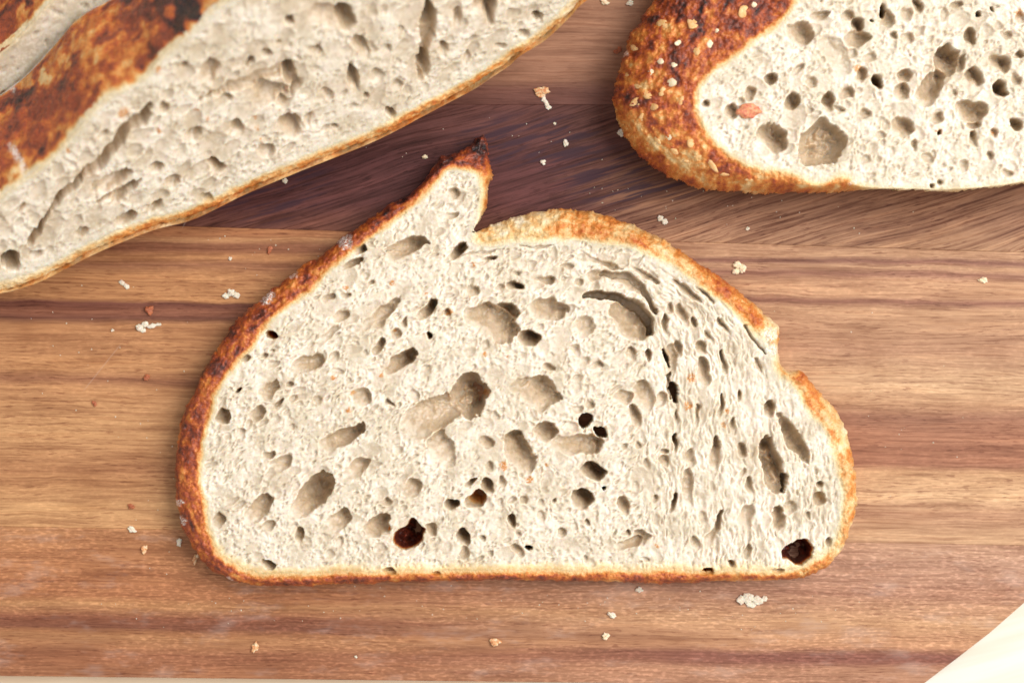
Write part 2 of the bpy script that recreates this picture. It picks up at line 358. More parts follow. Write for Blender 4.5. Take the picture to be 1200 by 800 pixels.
def holes_px(h, PX, PY, holes, deep, jag=0.14):
    jx = vn(PX / 6.5, PY / 6.5, 1) * jag + vn(PX / 2.6, PY / 2.6, 2) * jag * 0.5
    jl = vn(PX / 15, PY / 15, 3)
    for H_ in holes:
        cx, cy, a, b, ang, d = H_[:6]; sl = H_[6] if len(H_) > 6 else (0.92 if max(a, b) > 9 else 0.6)
        rr = max(a, b) * 1.35
        m_ = (np.abs(PX - cx) < rr) & (np.abs(PY - cy) < rr)
        if not m_.any(): continue
        x = PX[m_] - cx; y = cy - PY[m_]
        c, s = math.cos(R(ang)), math.sin(R(ang))
        p = (x * c + y * s) / a; q = (-x * s + y * c) / b
        sc_ = 7.0 / (7.0 + min(a, b))
        rad = p * p + q * q + jx[m_] * (0.9 + 1.2 * sc_) + jl[m_] * 0.24
        e = 1 - rad
        # deeper towards the side of the window light for bubbles that were cut on a slant
        ext = math.sqrt((a * (0.68 * c + 0.73 * s)) ** 2 + (b * (-0.68 * s + 0.73 * c)) ** 2)
        tt = np.clip((x * 0.68 + y * 0.73) / ext, -1, 1)
        lean = (1 - sl) + sl * 1.75 * np.clip(0.5 + 0.62 * tt, 0, 1.1) ** 1.25 + 0.04
        if 48 < d < 69: prof = np.where(e > 0, 200.0, 0)
        elif d >= 22: prof = (1.0 if d > 38 else 1.4) * d * np.clip(np.maximum(e, 0) * 1.5, 0, 1) ** 0.5 * lean * (1 + 0.35 * jl[m_] + 0.15 * jx[m_] / max(jag, 1e-3))
        else: prof = (2.1 if max(a, b) > 9 else 1.35) * d * np.maximum(e, 0) ** 0.42 * lean
        h[m_] = np.minimum(h[m_], np.where(e > 0, -prof, 1e9))
    return h

def fissures(h, PX, PY, lst):
    j = vn(PX / 4, PY / 4, 2) * 0.9 + vn(PX / 9, PY / 9, 4) * 0.9
    for pts, d in lst:
        xs_ = [p[0] for p in pts]; ys_ = [p[1] for p in pts]
        m_ = (PX > min(xs_) - 15) & (PX < max(xs_) + 15) & (PY > min(ys_) - 15) & (PY < max(ys_) + 15)
        x, y = PX[m_], PY[m_]; e = np.full(x.shape, -9.0)
        for (x0, y0, w0), (x1, y1, w1) in zip(pts, pts[1:]):
            ex, ey = x1 - x0, y1 - y0; t = np.clip(((x - x0) * ex + (y - y0) * ey) / (ex * ex + ey * ey), 0, 1)
            wd = w0 + (w1 - w0) * t + j[m_] * np.minimum(1, (w0 + w1) / 6)
            e = np.maximum(e, 1 - np.hypot(x - x0 - ex * t, y - y0 - ey * t) / np.maximum(wd, 0.3))
        h[m_] = np.minimum(h[m_], np.where(e > 0, -d * np.minimum(1, e * 4.0) ** 0.7, 1e9))
    return h

def bread_face(fr, outer, inner, holes, step, bub, flow, tones, Hfloor, root, lift_outer=0.0, flank='dome', rim=7.0, rough_amp=1.0,
               flecks=(), flours=(), crust_noise=3.0, blot=0.12, clip=None, tone_bias=0.0, soft=8.0, redholes=(), fiber=None, warp=1.0, under=(20, 10), cracks=()):
    """a cut loaf face as a relief: crumb with gas cells, and the crust that runs down to the board around it."""
    Po = fr.uv(catmull(outer), lift_outer); Pi = fr.uv(catmull(inner))
    lo = Po.min(0) - 6; hi = Po.max(0) + 6
    nx = int((hi[0] - lo[0]) / step) + 1; ny = int((hi[1] - lo[1]) / step) + 1
    f = 4
    cu = lo[0] + np.arange(nx // f + 3) * step * f; cv = lo[1] + np.arange(ny // f + 3) * step * f
    CU, CV = np.meshgrid(cu, cv)
    so = up(sdf_poly(CU, CV, Po), (ny, nx), f); si = up(sdf_poly(CU, CV, Pi), (ny, nx), f)
    U, V = np.meshgrid(lo[0] + np.arange(nx) * step, lo[1] + np.arange(ny) * step)
    PX, PY = fr.px(U, V)
    e1 = fbm(U / 14, V / 14, 1, 3); e2 = fbm(U / 4, V / 4, 4, 2)
    bam = np.clip((np.abs(so) + np.abs(si)) / 22, 0.3, 1)
    so = so + (e1 * 2.8 + e2 * 1.9) * bam
    si = si + fbm(U / 9, V / 9, 2, 3) * 2.6 * bam + vn(U / 34, V / 34, 3) * 2.6 * bam * (1.0 if flank == 'dome' else 0.3)
    band = np.maximum(-so, 0) + np.maximum(si, 0) + 1e-6
    fcr = np.where(so < 0, np.clip(np.maximum(si, 0) / band, 0, 1), 1)
    # crumb relief
    h = 0.8 * fbm(U / 60, V / 60, 3, 2) + rough_amp * (0.40 * fbm(U / 11, V / 11, 5, 2) + 0.2 * vn(U / 2.1, V / 2.1, 6))
    base = h.copy()
    def mask_fn(u, v, r):
        ix = np.clip(((u - lo[0]) / step).astype(int), 0, nx - 1); iy = np.clip(((v - lo[1]) / step).astype(int), 0, ny - 1)
        return si[iy, ix] < -3 - r * 1.2
    for (n, r0, r1, dsc) in bub: bubbles(h, step, lo[0], lo[1], mask_fn, n, r0, r1, lambda u, v: flow(*fr.px(u, v)), dscale=dsc)
    h = holes_px(h, PX, PY, holes, Hfloor); h = fissures(h, PX, PY, cracks)
    # torn dough is never round: pull the whole relief about with a warp
    wx = warp * (3.2 * vn(U / 21, V / 21, 4) + 1.8 * vn(U / 8, V / 8, 5) + 0.35 * vn(U / 3, V / 3, 6))
    wy = warp * (3.2 * vn(U / 21, V / 21, 1) + 1.8 * vn(U / 8, V / 8, 2) + 0.35 * vn(U / 3, V / 3, 3))
    gx_ = np.clip(np.arange(nx)[None] + wx / step, 0, nx - 1.001); gy_ = np.clip(np.arange(ny)[:, None] + wy / step, 0, ny - 1.001)
    ix, iy = gx_.astype(int), gy_.astype(int); fx_, fy_ = gx_ - ix, gy_ - iy
    h = (h[iy, ix] * (1 - fx_) + h[iy, ix + 1] * fx_) * (1 - fy_) + (h[iy + 1, ix] * (1 - fx_) + h[iy + 1, ix + 1] * fx_) * fy_
    deepf = sstep(2, 8, -h)
    rid = 1 - 2 * np.abs(vn(U / 3.4, V / 3.4, 7)); rid2 = 1 - 2 * np.abs(vn(U / 8, V / 8, 0))
    h = h + rough_amp * (0.09 * rid + 0.22 * rid2) * (1 - 0.75 * deepf) + deepf * (1.1 * fbm(U / 7, V / 7, 3, 2) - 1.0 * sstep(0.5, 0.8, vn(U / 6, V / 6, 2)))
    if fiber is not None:
        fr_, ft_, fm_ = fiber(PX, PY)
        fb = 1 - 2 * np.abs(vn(fr_ / 3.2, ft_ / 22, 5)); fb2 = vn(fr_ / 6.5, ft_ / 40, 6)
        h = h + fm_ * (0.08 * fb + 0.25 * fb2 - 1.1 * sstep(0.30, 0.8, vn(fr_ / 5.0, ft_ / 20, 1))) * (1 - 0.6 * deepf)
    cell_shade = 0.50 * sstep(0.0, 2.6, -h) + 0.50 * sstep(2.0, 9.0, -h)  # mask for the painted shade: the deeper the relief, the browner the crumb
    # soften walls a touch so that the cells read as torn dough, keep grain
    # crust: flat rim, then rounding down to the board
    g_ = np.clip((np.maximum(si, 0) - np.minimum(rim, band * 0.35)) / np.maximum(band - np.minimum(rim, band * 0.35), 1e-3), 0, 1)
    cz = (fr.O[2] + fr.N[2] * 0)
    fall = (cz - under[0]) * (1 - np.sqrt(np.maximum(1 - g_ ** 2, 0))) if flank == 'dome' else 9.0 * g_ ** 2
    cn = crust_noise * (0.55 * fbm(U / 17, V / 17, 6, 2) + 0.6 * fbm(U / 5, V / 5, 7, 2)) + 0.5 * vn(U / 2, V / 2, 0)
    cw = sstep(0, 5, si)
    hole_in = np.where(si > -1, np.maximum(h, -9), h)
    h = hole_in * (1 - cw) + cw * (cn * np.minimum(1, band / 14) - fall)
    if flank == 'dome':
        h = np.maximum(h, -cz + 0.4)
        # drop the last ring to the board
        h = np.where(so > 0, -cz + 0.3, h)
    # tones
    T = idw(PX, PY, tones)
    soft = 5 + 8 * sstep(615, 655, PY) if soft == 'base' else soft
    t_in = np.clip((si + soft) / (soft + 1.5), 0, 1); t_in = t_in * t_in * (3 - 2 * t_in)
    pr = t_in * 0.42 + sstep(0.0, 7.0, si) * 0.58
    streak = fbm(so / 4.0 + 40, (U + V) / 16, 2, 2)
    toast = T * pr * (1 + 0.32 * streak * sstep(0, 6, si)) + blot * fbm(U / 13, V / 13, 4, 3) * 2 * sstep(2, 10, si) + tone_bias * sstep(0, 4, si)
    toast = np.clip(toast, 0, 1.05)
    for (x, y, r, v_) in redholes:      # cells tinted with crust tones, more strongly where they are deep
        toast = np.maximum(toast, v_ * sstep(r, r * 0.8, np.hypot(PX - x, PY - y)) * sstep(5, 24, -h))
    fl = np.zeros_like(U)
    for (x, y, r) in flecks:
        d_ = np.hypot(PX - x, PY - y) + 2.0 * vn(PX / 2.5, PY / 2.5, 3); fl = np.maximum(fl, sstep(r, r * 0.4, d_))
    fo = np.zeros_like(U)
    for (x, y, r) in flours:
        d_ = np.hypot(PX - x, PY - y) + 3.0 * vn(PX / 3, PY / 3, 5); fo = np.maximum(fo, sstep(r, r * 0.5, d_))
    # snap the border ring onto the outline
    gy, gx = np.gradient(so, step)
    gl = np.hypot(gx, gy) + 1e-6
    edge = (so > 0) & (so < step * 1.6)
    ins_ = under[1] if flank == 'dome' else 0.0
    Uo = np.where(edge, U - (so + ins_) * gx / gl, U); Vo = np.where(edge, V - (so + ins_) * gy / gl, V)
    P3 = fr.pt(Uo, Vo, h)
    ok = so < step * 1.5
    if clip is not None: ok &= (PX > clip[0]) & (PY > clip[1]) & (PX < clip[2]) & (PY < clip[3])
    idx = np.arange(nx * ny).reshape(ny, nx)
    q = np.stack([idx[:-1, :-1], idx[:-1, 1:], idx[1:, 1:], idx[1:, :-1]], -1).reshape(-1, 4)
    okf = ok.ravel()[q].all(1)
    if flank == 'dome':   # holes right through the slice
        low = (P3[..., 2].ravel() < 1.0) & (si.ravel() < -2)
        okf &= ~low[q].all(1)
        P3[..., 2] = np.maximum(P3[..., 2], 0.25)
    q = q[okf]
    iscrust = (si.ravel()[q].mean(1) > -1.0)
    verts = P3.reshape(-1, 3) * S; at = dict(cell_shade=cell_shade.ravel(), toast=toast.ravel(), fleck=fl.ravel(), flour=fo.ravel())
    out = []
    for nm, mk, mt in (('crumb', ~iscrust, M_CRUMB), ('crust', iscrust, M_CRUST)):
        v, qq, a = compress(verts, q[mk], at)
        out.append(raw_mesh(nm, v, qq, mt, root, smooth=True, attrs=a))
    return out, Po, Pi

# ---- the whole slice in the middle
OUT1 = [(246,420),(253,410),(274,378),(305,350),(337,324),(379,297),(400,280),(428,259),(456,240),(484,224),(501,206),(514,184),(530,180),(543,176),(556,163),(566,158),(571,170),(573,184),(577,203),(572,222),(571,240),(564,256),(554,274),(560,271),(575,264),(606,252),(645,246),(673,244),(701,248),(740,260),(766,274),(792,288),(820,309),(841,320),(869,344),(888,358),(903,372),(914,384),(914,398),(912,414),(920,432),(939,434),(951,449),(970,468),(988,493),(995,520),(1000,541),(1005,569),(1003,597),(995,625),(981,653),(958,671),(925,679),(855,681),(785,683),(715,682),(610,680),(505,681),(435,683),(365,686),(305,686),(270,679),(238,660),(218,630),(210,609),(204,574),(207,525),(213,490),(228,455)]
IN1 = [(281,420),(260,448),(249,472),(241,511),(235,553),(242,595),(253,644),(274,662),(305,673),(400,671),(470,670),(610,669),(715,668),(855,669),(925,667),(960,650),(979,622),(984,580),(979,545),(968,510),(946,479),(930,452),(908,436),(897,405),(880,392),(862,372),(841,350),(806,325),(771,304),(732,290),(694,284),(652,281),(610,284),(585,287),(566,288),(552,282),(556,268),(562,240),(563,222),(556,203),(528,199),(506,220),(480,245),(442,273),(414,294),(386,315),(358,346),(323,371),(291,410)]
H1 = [(476,290,30,10,25,11),(537,295,17,6,40,16),(571,303,13,3,10,8),(500,361,19,6,50,14),(467,424,25,8,38,15),(576,378,34,19,-20,13),(592,366,14,11,0,14),(621,398,13,9,-10,24),
(640,363,25,13,0,9),(603,336,10,4,0,12),(636,328,13,4,0,6),(664,314,9,3,0,6),(607,321,5,3,0,5),(586,337,7,3,0,4),(554,338,10,7,0,5),(526,366,4,5,0,8),(458,358,20,6,40,5),(446,404,12,5,50,7),
(644,430,7,5,0,6),(475,378,7,3,45,7),(464,390,4,6,0,7),(503,393,2.6,4,0,20),(500,430,5,4,0,4),(676,412,6,8,0,4),(317,394,7,6,0,24),(310,418,6,4,0,8),(320,413,3,3,0,6),(287,421,7,4,45,8),
(384,350,11,5,40,4),(400,370,12,6,10,5),(405,346,5,4,0,5),(441,371,29,7,38,6),(384,394,23,7,45,2.5),(357,428,27,9,30,6),(338,449,6,4,0,8),(313,458,17,9,50,6),(326,473,7,4,40,8),(300,485,13,7,30,6),
(320,428,8,5,20,4),(280,458,5,3,50,12),(263,488,8,11,0,11),(443,408,9,5,45,8),(370,466,8,5,0,5),(344,468,5,5,0,5),(392,420,8,6,30,4),(392,436,9,5,0,3),(422,464,13,11,0,5),(482,462,9,6,50,4),(454,472,5,3,0,6),
(628,460,28,21,-12,10),(637,506,16,11,20,10),(608,530,17,27,22,12),(672,522,33,13,0,9),(694,550,15,10,0,32),(685,493,11,8,30,60),(703,506,6,6,0,60),(674,477,9,6,0,4),(692,473,6,4,0,5),(666,499,9,7,0,4),
(642,429,7,5,0,7),(674,410,7,4,0,5),(688,420,8,5,0,5),(702,427,5,5,0,6),(758,417,4,9,0,14),(789,460,5,13,12,60),(785,425,8,27,-8,5),(739,416,7,11,10,5),(774,470,6,9,0,6),(754,466,12,22,18,5),
(746,492,6,17,8,6),(732,468,10,11,0,4),(568,520,11,8,0,5),(574,546,4,6,0,5),(731,524,4,4,0,4),(748,524,4,5,0,5),(779,528,4,4,0,6),(780,540,5,7,0,7),(791,520,3,13,0,9),
(551,464,20,27,0,33,.45),(506,486,44,21,28,10),(552,564,10,4,35,7),(557,586,14,9,40,40),(572,570,7,12,0,12),(599,611,6,7,0,15),(544,630,8,11,0,14),(545,648,7,7,0,7),(576,649,5,5,0,4),(604,646,9,5,-40,7),
(567,627,4,4,0,5),(606,627,4,4,0,5),(658,625,5,5,0,6),(620,644,5,2.2,0,60),(681,584,14,13,0,17),(731,594,7,13,8,7),(752,628,8,9,0,9),(738,636,20,5,25,7),(738,623,3,4,0,8),(588,566,5,10,0,4),(632,588,4,4,0,4),
(613,588,4.5,4,0,5),(601,589,5,4,0,4),(585,592,5,8,0,3),(765,583,4,5,0,5),(742,572,5,8,0,3),(685,655,4,3,0,6),(707,571,2.2,2.2,0,60),(756,652,5,3,0,4),(651,585,3,3,0,6),(688,610,3,4,0,7),(631,606,4,6,0,4),(672,616,5,7,0,3),
(823,436,7,18,12,7),(868,464,3,8,0,8),(902,480,7,14,-5,9),(932,516,9,34,29,13,.3),(904,545,12,36,10,26,.4),(838,532,6,24,-5,8),(869,526,5,11,0,6),(868,554,4,8,0,5),(810,536,7,11,0,4),(849,426,3,15,0,5),(822,408,6,12,20,5),
(931,650,16,12,-12,46,.2),(941,644,15,13,20,46,.2),(829,671,7,5,0,20),(858,659,4,4,0,12),(874,646,5,7,-25,6),(911,669,7,3,0,8),(972,634,3,6,0,7),(960,586,8,9,0,13),(962,569,4,5,0,8),(911,608,8,15,8,8),(923,594,9,9,0,6),(834,625,29,5,65,6),
(874,611,22,9,80,4),(823,606,5,8,0,5),(788,590,14,3,75,8),(815,638,4,8,-10,5),(806,575,7,28,-5,4),(398,514,32,10,30,10),(316,534,8,5,0,8),(326,546,16,8,25,5),(417,549,22,8,20,6),(372,573,24,15,45,21,.3),(354,594,20,11,45,8),
(300,598,27,12,50,8),(396,611,19,12,35,8),(442,616,21,10,40,10),(474,629,16,11,10,46,.2),(485,623,11,13,-20,46,.2),(505,619,8,8,0,10),(351,628,13,6,78,7),(314,616,8,6,60,6),(311,663,11,6,-30,8),(255,611,7,11,0,5),(454,586,6,6,0,6),(482,572,11,11,0,6),
(396,637,6,8,0,4),(531,591,10,6,0,12),(515,528,17,24,0,5),(456,670,9,4,0,10),(510,672,5,3,0,9),(340,502,5,5,0,4),(281,509,6,6,0,4),(738,376,26,18,-45,15,.9),(735,334,20,7,-25,6),(697,323,9,9,0,7),(676,329,6,4,0,5),(754,322,22,5,-32,5),(701,304,30,4,-20,4),(804,342,22,5,-42,5),(827,346,14,3,-45,5),(783,363,5,7,0,6),(812,377,3,5,0,10),
(799,371,5,14,30,5),(781,381,4,14,12,6),(683,384,16,13,0,4),(795,409,5,14,10,5),(631,384,5,5,0,3),(423,294,10,6,20,9),(414,311,15,5,15,8),(529,229,10,6,10,4),(529,252,9,4,25,5),(435,329,6,3,20,5),(442,378,12,5,40,4),
(240,640,3,5,0,7),(860,500,3,12,0,4),(880,570,4,14,0,4),(845,480,3,16,0,5),(815,490,3,18,0,4),(890,430,4,12,25,4),(850,385,4,16,35,4),(830,395,3,12,30,4),(790,490,3,10,0,4),(950,605,4,5,0,5),(760,545,3,9,0,4)]
TONE1 = [(250,430,.70),(210,560,.63),(300,350,.68),(400,290,.68),(470,235,.68),(515,192,.78),(532,184,.88),(555,172,.84),(566,162,.96),(566,182,.70),(575,205,.5),(574,225,.36),(560,265,.16),(600,262,.13),(630,256,.26),(670,255,.35),(740,275,.36),(800,310,.42),(850,345,.52),(885,372,.52),(903,390,.22),(908,412,.1),(925,435,.42),(945,448,.5),(980,500,.33),(1000,560,.27),(990,640,.31),(930,677,.50),(800,682,.62),(600,680,.66),(400,680,.64),(280,675,.60),(230,640,.60)]
def flow1(px, py):
    dx = px - 690; dy = 520 - py
    ta = -R(87) + R(52) * sstep(445, 305, py) + R(30) * sstep(800, 700, px) * sstep(400, 300, py)   # strands: upright, bending over under the dome
    right = sstep(700, 800, px); bott = sstep(560, 640, py) * sstep(860, 760, px)
    a = np.where(right > 0.5, ta, R(38)) ; a = a * (1 - 0.0 * bott)
    ratio = 1.9 + 1.7 * right - 0.8 * bott
    ratio = np.where((px > 560) & (px < 700) & (py > 400), 1.25, ratio)
    return a, np.maximum(1.05, ratio)
def fiber1(px, py):
    return px + 0.0042 * np.maximum(445 - py, 0) ** 2, py, sstep(735, 800, px)
z1 = 50.0
fr1 = Frame((0, 0, z1), (1, 0, 0), (0, 1, 0))
slice_root = empty('bread_slice', (0, 0, 0), 'whole sourdough slice lying flat in the middle of the board with a burnt pointed ear', 'bread slice')
bread_face(fr1, OUT1, IN1, H1, 0.92, [(700, 6, 15, 0.30), (20000, 1.4, 3.4, 1.0), (2600, 2.4, 7.0, 0.65)], flow1, TONE1, z1, slice_root, lift_outer=-20, crust_noise=4.5, soft='base', fiber=fiber1,
           cracks=[([(684,345,2),(697,345,4.5),(715,347,3.5),(732,352,5),(748,362,6.5),(759,375,7),(762,388,4)], 46), ([(708,322,4),(722,322,5),(738,328,5),(750,338,5),(760,350,4),(768,366,2)], 17),
                   ([(775,409,2.4),(777,420,2.8),(781,431,1.2)], 46), ([(470,292,1.2),(452,297,.8)], 12), ([(536,300,3),(548,290,2)], 14), ([(784,470,1.5),(781,440,2)], 14), ([(915,575,1.6),(917,556,3)], 44),
                   ([(872,300+80,1.2),(889,405,1.6),(896,412,1)], 8), ([(612,287,1.0),(640,288,1.3),(652,290,.8)], 5), ([(527,305,1),(556,297,1.6),(585,294,1)], 5), ([(836,620,1.5),(846,596,2.5)], 8)], redholes=[(477,627,26,.84),(935,647,26,.86),(317,394,11,.6),(829,671,9,.6),(557,586,20,.30),(858,659,6,.4),(960,586,10,.3),(972,634,7,.3)],
           flecks=[(459,332,5),(527,366,5),(569,415,4),(594,418,3),(568,459,5),(590,546,7),(620,562,6),(414,460,4),(408,481,4),(447,440,3),(391,443,3),(811,443,7),(806,476,6),(852,482,4),(848,498,4),(555,310,3),(462,388,3),(405,338,4),(500,343,2),(551,348,2),(694,690,5),(420,440,2.5),(640,545,3),(770,640,3)],
           flours=[(312,347,11),(404,283,11),(343,322,6),(212,610,6),(268,683,7),(903,392,11),(208,590,6),(905,408,9)])
# ---------------------------------------------------------------- the half loaf at upper right
OUT2 = [(765,0),(752,21),(740,38),(731,63),(723,92),(719,121),(725,146),(742,174),(767,196),(808,217),(850,225),(925,227),(992,225.5),(1046,225.5),(1108,227),(1150,223),(1200,217),(1290,205),(1330,120),(1330,-60),(1180,-130),(900,-120),(800,-60)]
IN2 = [(933,0),(917,21),(900,34),(883,46),(868,60),(854,71),(840,82),(829,92),(820,108),(819,129),(829,154),(854,178),(887,195),(933,206),(960,214),(990,207),(1012,217),(1058,220),(1108,221),(1150,218),(1200,211),(1280,198),(1320,110),(1320,-50),(1170,-120),(1020,-110),(960,-50)]
H2 = [(958,20,16,6,20,5),(937,40,15,13,0,9),(1006,32,9,12,0,12),(1006,46,16,9,0,8),(994,21,9,6,0,7),(1034,12,4,7,-25,30),(1021,24,2.5,2,0,20),(1040,24,10,14,0,5),(903,94,9,8,0,15),(880,110,7,9,0,10),(927,122,14,8,55,10),
(934,82,9,4,40,6),(827,120,5,5,0,10),(857,132,8,11,0,6),(904,160,19,18,0,14),(962,169,29,25,40,22,.25),(972,120,7,14,5,8),(983,126,7,4,-10,8),(992,110,9,6,45,8),(1028,98,7,10,0,15),(980,70,18,28,0,2.5),(1014,132,7,6,0,6),
(1108,74,15,22,-12,18),(1090,104,26,14,52,12),(1059,92,9,9,-10,12),(1055,110,9,13,-15,7),(1140,91,10,11,0,11),(1170,104,8,13,25,15),(1138,130,20,15,0,10),(1142,146,8,6,0,10),(1056,150,16,11,10,8),(1100,138,9,5,40,8),
(1098,154,3,3,0,30),(1142,164,5,12,0,8),(1069,170,4,7,0,6),(1190,146,6,9,0,18),(1160,180,5,5,0,8),(1165,156,4,4,0,7),(1128,194,6,9,0,5),(1101,214,4,3,0,9),(1092,218,4,3,0,8),(1062,18,6,9,0,5),(1076,8,6,10,0,8),
(1134,48,6,12,0,8),(1172,74,15,10,-20,10),(1146,18,3,4,0,24),(1162,12,2,5,15,22),(1196,64,6,6,0,9),(1192,92,8,6,0,7),(1108,20,5,9,0,4),(1122,8,8,5,20,7),(1064,44,8,5,20,6),(1124,78,4,14,-10,6),(1050,44,4,4,0,6),
(870,118,5,5,0,5),(952,96,7,6,0,5),(1000,60,9,6,30,4),(1020,70,8,7,0,4),(948,130,6,5,0,4),(1030,160,6,6,0,4),(1015,185,8,6,20,4),(1085,185,7,6,0,4),(1180,200,6,4,0,5),(1120,110,5,4,0,5),(1010,90,6,10,-20,6),(1195,20,5,8,0,6),(1180,40,7,5,0,6)]
TONE2 = [(800,0,.66),(860,10,.66),(740,60,.56),(760,120,.55),(800,80,.58),(840,60,.60),(780,160,.45),(820,190,.42),(880,215,.42),(940,222,.44),(968,216,.40),(1000,224,.38),(1040,225,.28),(1100,226,.24),(1200,216,.24),(1300,200,.2),(1300,-50,.5),(900,-80,.6)]
def flow2(px, py): return np.full(px.shape, R(30)) + 0.8 * vn(px / 60, py / 60, 2), np.full(px.shape, 1.4)
z2 = 112.0
fr2 = Frame((0, 0, z2), (1, 0, 0), (0, 1, 0))
loaf_root = empty('bread_half_loaf', (wpt(1000, 60)[0], wpt(1000, 60)[1], 0), 'end piece of sourdough loaf with blistered orange crust, cut face up, at the upper right', 'bread')
bread_face(fr2, OUT2, IN2, H2, 0.92, [(260, 6, 15, 0.45), (8000, 1.4, 3.6, 0.9), (1100, 2.2, 7.0, 0.6)], flow2, TONE2, z2, loaf_root, lift_outer=-58, rim=5, rough_amp=1.5,
           flecks=[(1030,95,4),(1066,85,2),(1194,15,6),(1164,156,4),(1100,154,4),(1005,80,6)], flours=[(735,55,6),(728,150,5),(1000,213,5)], crust_noise=4.5, blot=0.2, soft=6, under=(38, 22), tone_bias=0.05,
           clip=(600, -70, 1262, 400))

# blisters on its crust
def lump(name, r, mat, parent=None, loc=(0, 0, 0), rot=0.0, seed=0, amp=0.25, sub=2, flat=0.5, label=None, cat=None, group=None, tilt=(0, 0)):
    bm = bmesh.new(); bmesh.ops.create_icosphere(bm, subdivisions=sub, radius=1.0)
    rd = random.Random(seed); ph = [rd.uniform(0, 6.28) for _ in range(9)]
    for v in bm.verts:
        c = v.co.copy()
        k = 1 + amp * (math.sin(3 * c.x + ph[0]) * math.sin(3.4 * c.y + ph[1]) + 0.6 * math.sin(6.3 * c.y + ph[2] + 2 * c.z) * math.sin(5.7 * c.x + ph[3]) + 0.4 * math.sin(11 * c.x + ph[4]) * math.sin(12 * c.y + ph[5]) * math.cos(9 * c.z))
        v.co = Vector((c.x * k * r[0], c.y * k * r[1], c.z * k * r[2])) * S
    me = bpy.data.meshes.new(name); bm.to_mesh(me); bm.free(); me.materials.append(mat)
    for p in me.polygons: p.use_smooth = amp < 0.15
    o = bpy.data.objects.new(name, me); COL.objects.link(o)
    o.rotation_euler = (R(tilt[0]), R(tilt[1]), R(rot))
    if parent is not None: o.parent = parent; o.location = Vector(loc) - parent.location
    else: o.location = loc
    if label: tag(o, label, cat, group)
    return o
deps = bpy.context.evaluated_depsgraph_get
from mathutils.bvhtree import BVHTree
def bvh_of(root):
    V_, F_ = [], []
    for c in root.children:
        if c.name.split('.')[0] != 'crust' and c.name.split('.')[0] != 'crumb': continue
        me = c.data; n = len(me.vertices); co = np.empty(n * 3, np.float32); me.vertices.foreach_get('co', co)
        co = co.reshape(-1, 3) + np.array(root.location)
        ff = np.empty(len(me.loops), np.int32); me.loops.foreach_get('vertex_index', ff)
        base = len(V_); V_ += co.tolist(); F_ += (ff.reshape(-1, 4) + base).tolist()
    return BVHTree.FromPolygons(V_, F_)
bv2 = bvh_of(loaf_root)
def hit(bv, px, py):
    d = Vector(((px - 600) * S, (400 - py) * S, -D * S)).normalized()
    return bv.ray_cast(Vector((0, 0, D * S)), d)
for i, (x, y, a, b, an) in enumerate([(790,75,5,5,0),(764,84,5,6.5,0),(786,97,5.5,8,15),(773,71,4,7,10),(833,52,6,6,0),(840,37,3.5,3.5,0),(795,50,3.5,7,-20),(884,6,4,4,0),(785,162,6,5,0),(776,28,6,10,-20),(748,100,5,9,0),(757,110,5,10,10),(765,125,4.5,9,-5),
        (745,120,5,9,15),(743,55,5,8,-30),(810,165,5,10,60),(820,185,9,4,-20),(835,195,10,4,-25),(790,178,6,4,-20),(872,14,9,8,0),(812,26,8,11,10),(752,140,4,9,-30),(770,165,6,4,-40),(798,120,3,9,-10),(880,212,9,4,-5),(805,190,5,3,0),(735,88,4,8,10),(776,108,4,7,20),(850,205,7,3,-10),(815,60,5,7,0)]):
    L, N_, _, _ = hit(bv2, x, y)
    if L is None: continue
    o = lump('blister', (a * .9, b * .9, 1.7 if i < 9 else 1.5), M_BLIST if i < 9 else M_BLIST2, loaf_root, L - N_ * 0.9 * S, 0, seed=i, amp=0.12 if i < 9 else 0.14, sub=2)
    q = N_.to_track_quat('Z', 'Y'); o.rotation_euler = (q @ Vector((0, 0, 1)).rotation_difference(Vector((0, 0, 1)))).to_euler()
# ---------------------------------------------------------------- the two leaning slices at upper left
th = R(47); ang = math.atan2(250, 570)
def lean_frame(shift, zb, thn=th, a=ang, p=(0, 352)):
    Ud = np.array([math.cos(a), math.sin(a), 0]); Bd = np.array([-math.sin(a), math.cos(a), 0])
    Wd = Bd * math.cos(thn) + np.array([0, 0, 1]) * math.sin(thn)
    x = (p[0] - 600) * (D - zb) / D; y = (400 - p[1]) * (D - zb) / D
    return Frame(np.array([x, y, zb]) + Bd * shift, Ud, Wd)
T3 = 152.0
OUT3 = [(-70,300),(-48,268),(-12,238),(9,222),(57,186),(99,141),(126,114),(168,90),(192,63),(237,24),(262,4),(300,-25),(360,-62),(450,-100),(560,-120),(660,-112),(740,-70),(748,-35),(688,2),(670,20),(640,48),(610,67),(598,78),(577,92),(556,106),(520,125),(490,141),(460,157),(430,171),(385,189),(340,207),(288,229),(228,258),(180,271),(120,295),(78,316),(48,331),(18,341),(0,345),(-30,352),(-60,340)]
def inset(pts, amt_fn):
    P = np.array(pts, float); n = len(P); out = []
    ar = 0.5 * np.sum(P[:, 0] * np.roll(P[:, 1], -1) - np.roll(P[:, 0], -1) * P[:, 1])
    for i in range(n):
        t = P[(i + 1) % n] - P[(i - 1) % n]; t = t / np.hypot(*t); nn = np.array([-t[1], t[0]]) * (1 if ar > 0 else -1)
        out.append(tuple(P[i] + nn * amt_fn(*P[i])))
    return out
IN3 = inset(OUT3, lambda x, y: 15.0 if (y > 345 - 0.52 * x - 18) else 3.5)
